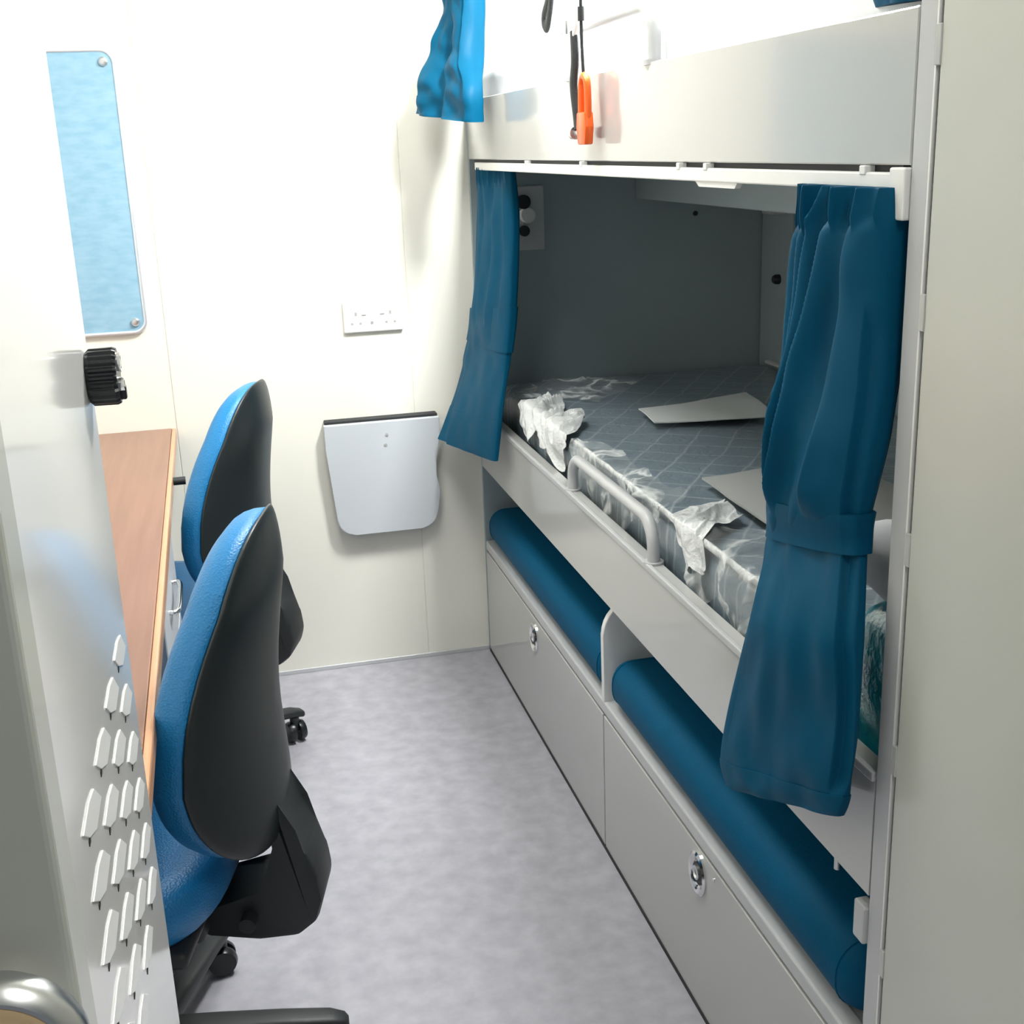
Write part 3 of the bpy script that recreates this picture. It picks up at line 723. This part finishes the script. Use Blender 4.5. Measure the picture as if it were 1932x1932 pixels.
def make_chair(label, loc, rz, basez):
    t = thing('office_chair', label, 'chair', loc, rz, 'blue office chairs at the desk')
    # backrest
    sh_ = obj('back_shell', back_solid(1.0, 0.0, 0.012, 0.020), 'blackshell', t, 'all')
    obj('back_pad', back_solid(0.985, 0.006, 0.052, 0.002, lip=0.026), 'chairblue', t, 'all')
    # seat
    bm = bmesh.new()
    NR = 48
    prof = [(0.0, 0.461), (0.5, 0.465), (0.80, 0.467), (0.93, 0.462), (0.985, 0.446), (1.0, 0.423), (0.985, 0.395), (0.92, 0.378), (0.0, 0.375)]
    rs = []
    for f, z in prof:
        if f == 0: rs.append([bm.verts.new((0, 0.02, z))]); continue
        r = []
        for k in range(NR):
            a = 2*PI*k/NR; ca, sa = math.cos(a), math.sin(a); e = 2/3.2
            x = abs(ca)**e*math.copysign(1, ca)*0.230*f; y = abs(sa)**e*math.copysign(1, sa)*0.215*f
            dz = -0.02*max(0, y/0.215)**3
            r.append(bm.verts.new((x, 0.045+y, z+dz)))
        rs.append(r)
    for a, b in zip(rs, rs[1:]):
        for k in range(NR):
            j = (k+1) % NR
            if len(a) == 1: bm.faces.new((a[0], b[k], b[j]))
            elif len(b) == 1: bm.faces.new((a[k], a[j], b[0]))
            else: bm.faces.new((a[k], a[j], b[j], b[k]))
    obj('seat', bm, 'chairblue', t, 'all')
    bm = bmesh.new(); box(bm, -0.20, 0.20, -0.14, 0.20, 0.358, 0.384, 0.010, 3); obj('seat_pan', bm, 'black', t, True)
    bm = bmesh.new(); box(bm, -0.085, 0.085, -0.13, 0.13, 0.312, 0.360, 0.014, 3); mech = obj('mechanism', bm, 'black', t, True)
    bm = bmesh.new(); tube(bm, [(0.08, 0.02, 0.325), (0.20, 0.02, 0.330), (0.235, 0.02, 0.330)], [0.006, 0.006, 0.010], 10); obj('lever', bm, 'black', mech, True)
    # back bracket: L-shaped cover
    pr = [(-0.118, 0.305), (-0.20, 0.296), (-0.258, 0.302), (-0.286, 0.325), (-0.297, 0.360), (-0.293, 0.400), (-0.277, 0.440), (-0.258, 0.475), (-0.246, 0.52), (-0.236, 0.56),
          (-0.224, 0.56), (-0.228, 0.50), (-0.232, 0.45), (-0.230, 0.410), (-0.212, 0.368), (-0.118, 0.360)]
    bm = bmesh.new(); prism(bm, [(-0.052, y, z) for y, z in pr], (0.104, 0, 0), 0.010)
    obj('back_bracket', bm, 'black', t, True)
    bm = bmesh.new(); cyl(bm, (-0.075, -0.190, 0.338), (0.075, -0.190, 0.338), 0.012, n=18); obj('tilt_knob', bm, 'black', t, True)
    # column and star base
    bm = bmesh.new(); cyl(bm, (0, 0, 0.10), (0, 0, 0.24), 0.027, n=24); cyl(bm, (0, 0, 0.24), (0, 0, 0.305), 0.015, n=20); obj('gas_column', bm, 'black', t, True)
    bm = bmesh.new(); lathe(bm, (0, 0, 0.062), (0, 0, 1), [(0.0, 0), (0.045, 0), (0.048, 0.035), (0.036, 0.052), (0.0, 0.055)], 28); hub = obj('star_base', bm, 'black', t, True)
    for k in range(5):
        a = basez + 2*PI*k/5; d = Vector((math.cos(a), math.sin(a), 0)); s = Vector((-d.y, d.x, 0))
        bm = bmesh.new(); rings = []
        for q, (r, w, zt, zb) in enumerate(((0.03, 0.026, 0.114, 0.072), (0.10, 0.024, 0.108, 0.076), (0.20, 0.021, 0.098, 0.074), (0.275, 0.019, 0.088, 0.068), (0.298, 0.015, 0.080, 0.062), (0.304, 0.008, 0.074, 0.062))):
            ring = []
            for m_ in range(16):
                b_ = 2*PI*m_/16; cb, sb = math.cos(b_), math.sin(b_)
                ex = 0.62
                u = math.copysign(abs(cb)**ex, cb)*w; v = (zt+zb)/2 + math.copysign(abs(sb)**ex, sb)*(zt-zb)/2
                p = d*r + s*u; ring.append(bm.verts.new((p.x, p.y, v)))
            rings.append(ring)
        for A_, B_ in zip(rings, rings[1:]):
            for m_ in range(16): bm.faces.new((A_[m_], A_[(m_+1) % 16], B_[(m_+1) % 16], B_[m_]))
        bm.faces.new(rings[0][::-1]); bm.faces.new(rings[-1])
        lg = obj('base_leg', bm, 'black', hub, True)
        bm = bmesh.new(); c = d*0.278; rot = a*1.7+0.6; w_ = Vector((math.cos(rot), math.sin(rot), 0))
        for sgn in (-1, 1):
            p0 = Vector((c.x, c.y, 0.027)) + w_*0.006*sgn; p1 = Vector((c.x, c.y, 0.027)) + w_*0.022*sgn
            lathe(bm, p0, (p1-p0), [(0, 0), (0.026, 0), (0.0265, 0.008), (0.023, 0.016), (0, 0.018)], 24)
        cyl(bm, (c.x, c.y, 0.03), (c.x, c.y, 0.066), 0.012, n=14)
        obj('caster', bm, 'blackgloss', hub, True)
    return t
make_chair('blue office chair with black shell nearest the camera, in front of the louvred cabinet', (-0.878, -1.525, 0), math.radians(76), math.radians(-80))
make_chair('blue office chair with black shell farther away, near the back wall', (-0.842, -0.515, 0), math.radians(72), math.radians(-50))

# ================================================================== LEFT CABINET, knob, near door
wc = thing('tall_cabinet', 'glossy white tall cabinet with louvred vents at the left edge', 'cabinet', (-1.1, -2.32, 0))
bm = bmesh.new(); box(bm, XL+0.002, -0.800, -2.598, -2.042, 0.02, 2.235, 0.002, 1)
part('body', bm, 'white', wc)
dr = part('cabinet_door', B(-0.799, -0.779, -2.600, -2.040, 0.03, 2.225, 0.003, 3), 'white', wc)
def louvre(y, z):
    f = bmesh.new()
    # a pressed louvre: sloping hexagonal blade, proud at its lower edge
    pts = [(-0.779, y+p[0], z+p[1]) for p in LP_]
    prism(f, pts, (0.0012, 0, 0), 0.0004)
    return f
LP_ = [(0.020, 0.0095), (0.050, -0.0135), (0.008, -0.0155), (-0.026, -0.002), (-0.050, 0.0135), (-0.008, 0.0145)]
M['louvre'] = mat('white vent blade', (0.93, 0.93, 0.92, 1), 0.35)
for c in range(4):
    for r in range(6):
        y = -2.120 - 0.0965*c; z = 0.970 - 0.0487*r
        part('louvre', louvre(y, z), 'louvre', dr)
        part('louvre_gap_shade', B(-0.779, -0.7784, y-0.028, y-0.021, z-0.0075, z-0.0035), 'dark', dr)  # shadow gap at the blade's low point, its shade put in as dark colour
# ribbed black knob near the free edge
kb = thing('ribbed_knob', 'black ribbed round knob with metal rings on the white cabinet edge', 'knob', (-0.779, -2.068, 1.2))
kc = (-0.7785, -2.068, 1.2125)
bm = bmesh.new(); NA = 88; rings = []
for h, rr in ((0.0, 0.0225), (0.003, 0.0242), (0.023, 0.0245), (0.026, 0.0232), (0.026, 0.017)):
    ring = []
    for k in range(NA):
        a = 2*PI*k/NA; g = 0.0 if h in (0.0,) else 0.0011*(1 if (k // 2) % 2 else -1)
        r = rr+g if rr > 0.018 else rr
        ring.append(bm.verts.new((kc[0]+h, kc[1]+r*math.cos(a), kc[2]+r*math.sin(a))))
    rings.append(ring)
for A_, B_ in zip(rings, rings[1:]):
    for k in range(NA): bm.faces.new((A_[k], A_[(k+1) % NA], B_[(k+1) % NA], B_[k]))
bm.faces.new(rings[0][::-1]); bm.faces.new(rings[-1])
part('grip', bm, 'blackgloss', kb)
bm = bmesh.new()
lathe(bm, (kc[0]+0.026, kc[1], kc[2]+0.012), (1, 0, 0), [(0.009, 0), (0.009, 0.003), (0.006, 0.003), (0.007, 0.0005), (0.003, 0.0005), (0.003, 0.003), (0, 0.003)], 24)
part('face_ring', bm, 'chrome', kb, True)
bm = bmesh.new()
lathe(bm, (kc[0]+0.026, kc[1], kc[2]-0.008), (1, 0, 0), [(0.007, 0), (0.007, 0.004), (0.004, 0.004), (0.004, 0.001), (0, 0.001)], 24)
part('face_ring', bm, 'chrome', kb, True)
part('wing', B(kc[0]+0.025, kc[0]+0.031, kc[1]-0.005, kc[1]+0.005, kc[2]-0.021, kc[2]-0.009, 0.001, 1), 'blackgloss', kb)
# near door leaf at the far left
dl = obj('door_1', B(-1.40, -0.7595, -2.655, -2.615, 0.01, 2.10, 0.004, 3), 'locker'); struct(dl)
bm = bmesh.new(); lathe(bm, (-0.796, -2.655, 1.000), (0, -1, 0), [(0.030, 0), (0.030, 0.012), (0.043, 0.018), (0.0445, 0.026), (0.0425, 0.032), (0.038, 0.036), (0.036, 0.036)], 48)
kn = obj('door_knob', bm, 'satin', dl, True, 'round brushed metal door knob')
bm = bmesh.new(); lathe(bm, (-0.796, -2.655, 1.000), (0, -1, 0), [(0.0362, 0.030), (0.0362, 0.0355), (0.033, 0.037), (0, 0.038)], 48)
obj('knob_insert', bm, 'tan', kn, True, 'tan disc set in the knob')

# ================================================================== RIGHT LOCKER
lk = thing('tall_locker', 'tall olive grey locker at the right edge beside the bunk post', 'locker', (0.42, -2.6, 0))
part('body', B(0.012, XR-0.002, -3.15, -2.138, 0.0, 2.24), 'locker', lk)
part('locker_door', B(0.0, 0.011, -3.14, -2.1425, 0.03, 2.235, 0.001, 2), 'locker', lk)
part('door_gap', B(0.003, 0.012, -2.1425, -2.1375, 0.0, 2.235), 'dark', lk)
part('edge_strip', B(-0.001, 0.011, -2.1375, -2.1345, 0.0, 2.235), 'whitep', lk)
for z in (1.227, 0.985, 0.744, 0.486, 1.47):
    part('hinge', B(-0.0015, 0.008, -2.1435, -2.1350, z-0.018, z+0.018, 0.0007, 1), 'panel', lk)

# ================================================================== CEILING LAMPS (fittings)
M['diffuser'] = mat('lamp diffuser', (0.9, 0.9, 0.88, 1), 0.5)
_b = M['diffuser'].node_tree.nodes['Principled BSDF']; _b.inputs['Emission Color'].default_value = (1, 0.98, 0.95, 1); _b.inputs['Emission Strength'].default_value = 4
for nm, x, y, w, l in (('ceiling lamp over the upper berth', 0.12, -0.95, 0.20, 0.40), ('ceiling lamp over the aisle and desk', -0.50, -1.05, 0.44, 0.96)):
    t = thing('ceiling_lamp', 'white rectangular '+nm, 'lamp', (x, y, 2.249))
    part('housing', B(x-w/2, x+w/2, y-l/2, y+l/2, 2.215, 2.249, 0.004, 2), 'whitep', t)
    part('diffuser', B(x-w/2+0.015, x+w/2-0.015, y-l/2+0.015, y+l/2-0.015, 2.208, 2.216, 0.002, 1), 'diffuser', t)
